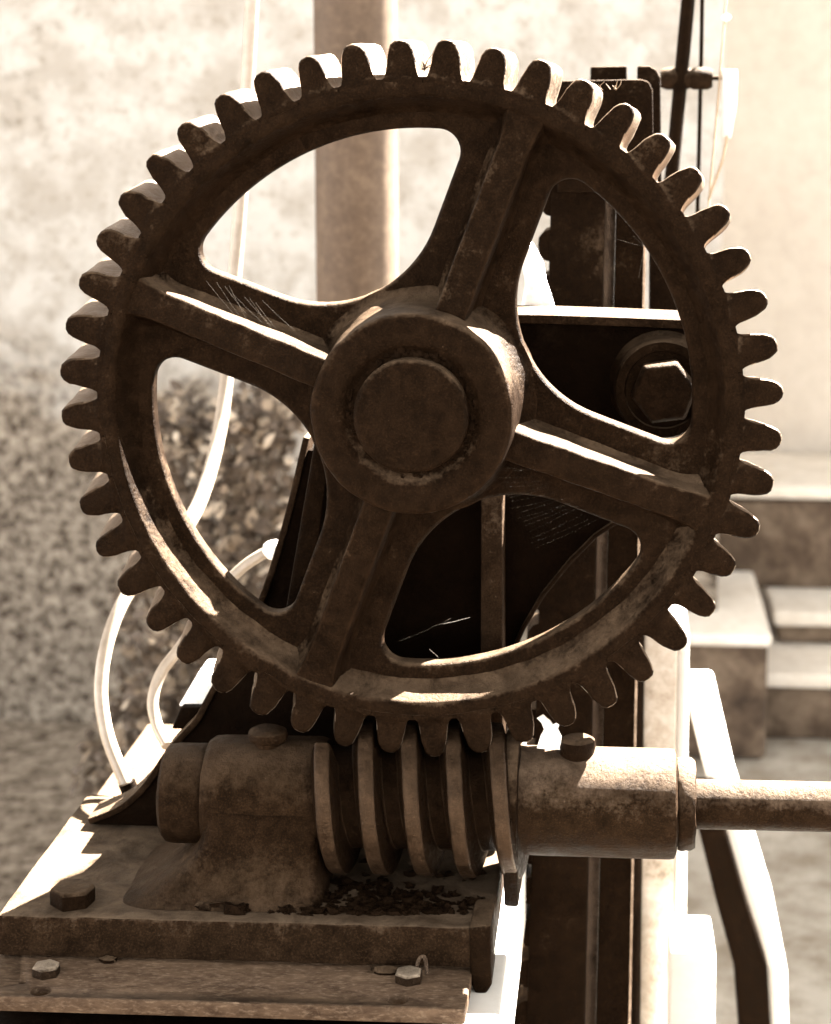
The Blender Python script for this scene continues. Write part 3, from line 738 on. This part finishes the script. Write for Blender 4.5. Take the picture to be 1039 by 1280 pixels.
# ------------------------------------------------------------------ grease crumbs on the plate
m = MB(); rnd = random.Random(5)
for k in range(300):
    px = rnd.gauss(470, 75); 
    if not 285 < px < 606: continue
    py = 1144-abs(rnd.gauss(0, 1))*(14 if px < 400 else 22)
    q = PZ(px, py, ZPT); s = rnd.uniform(0.0012, 0.0042)*(1.5 if rnd.random() < 0.12 else 1)
    g = lump((q.x, max(q.y, YBF+0.006), ZPT+s*0.2), s, None, None, None, rnd.uniform(1, 1.8), rnd.uniform(0.7, 1.2), rnd.uniform(0.6, 1.1), 8, 0.6); m.add(g.v, g.f)
tag(m.build('grease_crumbs', 'grease'), 'dark crumbs of old grease lying on the base plate under the worm', 'debris', kind='stuff')

# ------------------------------------------------------------------ hoses
h1 = [(317, -60, .62), (315, 0, .62), (309, 110, .62), (302, 230, .62), (294, 335, .61), (286, 440, .58), (276, 530, .54), (258, 604, .48), (235, 655, .42), (196, 700, .36), (158, 745, .31), (135, 800, .28), (126, 860, .26), (133, 915, .245), (150, 962, .23), (164, 994, .222)]
ho = thing('plastic_hose', P(164, 994, .222), 'long pale plastic hose hanging in a curve past the pole to the plate', 'hose')
pth = catmull([P(x, y, Y) for x, y, Y in h1], 8)
tube(pth, lambda t: 0.0078 if t < 0.6 else 0.0068, 14).build('tube', 'hose_plastic', ho)
q = P(164, 992, .222)
lathe([(0, -0.012), (0.011, -0.012), (0.011, 0.002), (0.0085, 0.004), (0.0085, 0.012), (0, 0.012)], q, (-0.35, 0, 0.93), 20).build('end_fitting', 'black_steel', ho)
h2 = [(352, 684, .30), (326, 694, .30), (296, 716, .30), (262, 756, .29), (226, 808, .27), (201, 842, .26), (191, 876, .25), (196, 905, .24), (209, 932, .22)]
hs_ = thing('thin_hose', P(209, 930, .22), 'short thin pale hose looping under the longer hose behind the wheel', 'hose')
tube(catmull([P(x, y, Y) for x, y, Y in h2], 8), 0.0056, 12).build('tube', 'hose_plastic', hs_)
q = P(344, 687, .30); lump(q, 0.011, 'end_fitting', 'pale_scrap', hs_, 1.2, 1, 0.9, 12, 0.12)

# ------------------------------------------------------------------ linkage at the top right
YL = 0.62
lk = thing('rod_linkage', (P(855, 100, YL).x, YL, 0), 'dark leaning bar and thin rod clamped together by a cross pin', 'linkage')
tube([P(866, -60, YL), P(838, 240, YL), P(800, 640, YL), P(790, 1500, YL)], 0.0078, 10).build('leaning_bar', 'rough_iron', lk)
tube([P(879, -60, YL+.01), P(877, 60, YL+.01), P(872, 270, YL+.01), P(866, 500, YL+.01)], 0.0024, 8).build('thin_rod', 'rough_iron', lk)
c0 = P(832, 98, YL+.006); c1 = P(912, 97, YL+.006)
tube([c0, c1], 0.0028, 10).build('cross_pin', 'rusty_plate', lk)
for px, r_, l_ in ((846, 0.0125, 0.018), (876, 0.0125, 0.013)):
    q = P(px, 98, YL+.006); lathe([(0, -l_), (r_*0.8, -l_), (r_, -l_*0.6), (r_, l_*0.6), (r_*0.8, l_), (0, l_)], q, (1, 0, 0), 24).build('clamp_collar', 'rusty_plate', lk)
plate_y([(903, 87), (922, 87), (921, 130), (914, 173), (904, 172)], YL, YL+0.006).build('white_tab', 'white_paint_and_sun', lk, bevel=0.001)
cord = thing('hanging_cord', P(886, 250, YL), 'thin tan cord hanging from the white tab of the linkage', 'cord')
m = tube(catmull([P(911, -60, YL), P(907, 10, YL), P(903, 60, YL), P(899, 110, YL), P(893, 180, YL), P(887, 245, YL), P(884, 300, YL)], 6), 0.0013, 6)
tube(catmull([P(909, 170, YL), P(903, 200, YL), P(892, 232, YL), P(886, 250, YL)], 6), 0.0016, 6, m)
m.build('strand', 'tan_cord', cord)
q = P(908, 22, YL); lump(q, 0.004, 'knot', 'pale_scrap', cord, 1.3, 1, 1, 8, 0.1)

# ------------------------------------------------------------------ shrub behind the hoses
def leaf(m, c, n, t, L, Wd):
    n = n.normalized(); t = (t-n*t.dot(n)).normalized(); s = n.cross(t)
    pts = [c, c+t*L*0.3+s*Wd*0.42, c+t*L*0.65+s*Wd*0.38, c+t*L-n*L*0.10, c+t*L*0.65-s*Wd*0.38, c+t*L*0.3-s*Wd*0.42, c+t*L*0.48+n*L*0.06]
    m.add(pts, [(0, 6, 1), (1, 6, 2), (2, 6, 3), (3, 6, 4), (4, 6, 5), (5, 6, 0)])
YS = 1.75
cs = P(290, 760, YS)
sh = thing('leafy_shrub', (cs.x, YS, 0), 'dark leafy shrub growing at the foot of the roughcast wall', 'shrub')
rnd = random.Random(11)
ms = {'leaf_dark': MB(), 'leaf_mid': MB(), 'leaf_pale': MB()}
blobs = [(300, 560, 75, 70), (250, 640, 85, 90), (340, 660, 70, 90), (225, 760, 80, 90), (300, 790, 90, 90), (200, 880, 60, 90), (160, 960, 60, 80), (280, 900, 90, 90), (330, 520, 50, 45), (215, 530, 35, 40)]
stems = MB()
for (bx, by, rx, ry) in blobs:
    c = P(bx, by, YS); sx = rx*(YS-CAM.y)/F; sz = ry*(YS-CAM.y)/F
    path = catmull([Vector((cs.x+rnd.uniform(-.04, .04), YS+rnd.uniform(-.04, .04), 0.0)), Vector((cs.x*0.6+c.x*0.4, YS, c.z*0.5)), c+Vector((0, 0, sz*0.6))], 6)
    tube(path, lambda t: 0.009*(1-t*0.75), 7, stems)
    for k in range(330):
        d = Vector((rnd.gauss(0, 1), rnd.gauss(0, 1), rnd.gauss(0, 1))).normalized()*rnd.random()**0.45
        p = c+Vector((d.x*sx, d.y*0.16, d.z*sz))
        key = rnd.choices(['leaf_dark', 'leaf_mid', 'leaf_pale'], [0.68, 0.25, 0.07])[0]
        nn = Vector((rnd.gauss(0, 0.6), -0.7+rnd.gauss(0, .5), 0.7+rnd.gauss(0, .5)))
        leaf(ms[key], p, nn, Vector((rnd.gauss(0, 1), rnd.gauss(0, 1), rnd.gauss(-0.3, 1))), rnd.uniform(0.014, 0.042), rnd.uniform(0.010, 0.026))
stems.build('stem', 'leaf_dark', sh)
for key, mm in ms.items(): tag(mm.build('foliage', key, sh, smooth=0), kind='stuff')

# ------------------------------------------------------------------ small finds: straw, scrap, cobwebs
def straw(px, py, Y, n, size, name, label, mat='dry_straw', spread=1.0, thick=0.0006):
    c = P(px, py, Y); m = MB(); rnd = random.Random(int(px*3+py))
    for k in range(n):
        b = c+Vector((rnd.uniform(-1, 1)*size*0.5, rnd.uniform(-.3, .3)*size, rnd.uniform(-.2, .2)*size*0.3))
        d = Vector((rnd.gauss(0, 0.6)*spread, rnd.gauss(0, .4), rnd.uniform(0.3, 1.0)))*size*rnd.uniform(0.4, 1)
        tube(catmull([b, b+d*0.5+Vector((rnd.gauss(0, .1), 0, 0))*size, b+d], 3), lambda t: thick*(1-0.6*t), 5, m)
    return tag(m.build(name, mat), label, 'debris')
straw(524, 86, 0.03, 26, 0.014, 'straw_tuft', 'dark bristly tuft of straw caught between two top teeth')
straw(762, 112, 0.012, 8, 0.012, 'straw_wisp', 'few wisps of straw on the teeth before the rack head')
m = MB(); rnd = random.Random(3)
c = P(684, 926, YW-0.02)
out = [(672, 936), (676, 920), (680, 912), (677, 903), (671, 897), (680, 893), (688, 900), (692, 906), (700, 900), (697, 912), (702, 922), (700, 936)]
tag(plate_y(out, YW-0.012, YW-0.009).build('pale_scrap', 'pale_scrap', jitter=0.002, jscale=60), 'crumpled white scrap standing on the rust sleeve beside its oil cap', 'debris')
def cobweb(lines, label, Y0, Y1, th=0.00004):
    m = MB()
    for (xa, ya, xb, yb) in lines:
        xa += rnd.gauss(0, 2.5); ya += rnd.gauss(0, 2); xb += rnd.gauss(0, 4); yb += rnd.gauss(0, 2.5)
        a = P(xa, ya, Y0); b = P(xb, yb, Y1); mid = (a+b)/2+Vector((0, 0, -0.03*(a-b).length))
        tube([a, a*0.25+mid*0.5+b*0.25, b], th, 4, m, caps=False)
    return tag(m.build('cobweb', 'silk'), label, 'cobweb')
L = []
for k in range(9):
    L.append((262+k*8.5, 352+k*3.4+rnd.uniform(-1, 1), 292+k*8.6, 392+k*3.2+rnd.uniform(-2, 2)))
L += [(318, 425, 356, 450), (352, 432, 382, 456)]
cobweb(L, 'fine cobweb hatching strung along the spoke toward the pole', 0.0, 0.0)
L = []
for k in range(20):
    L.append((612+k*3.0, 566+k*6.2, 640+k*5.5, 545+k*4+30));
cobweb(L, 'fine cobweb strung below the spoke before the gusset curve', 0.005, 0.02)
L = [(830, 265, 806, 310), (806, 310, 790, 292), (806, 308, 800, 345), (806, 310, 770, 300)]
cobweb(L, 'few cobweb threads across the opening before the rack bar', 0.03, 0.05, 0.00009)
L = [(502, 799, 560, 775), (548, 780, 590, 772), (535, 815, 560, 830)]
cobweb(L, 'few cobweb threads above the bottom of the rim before the stand', 0.03, 0.05, 0.00009)
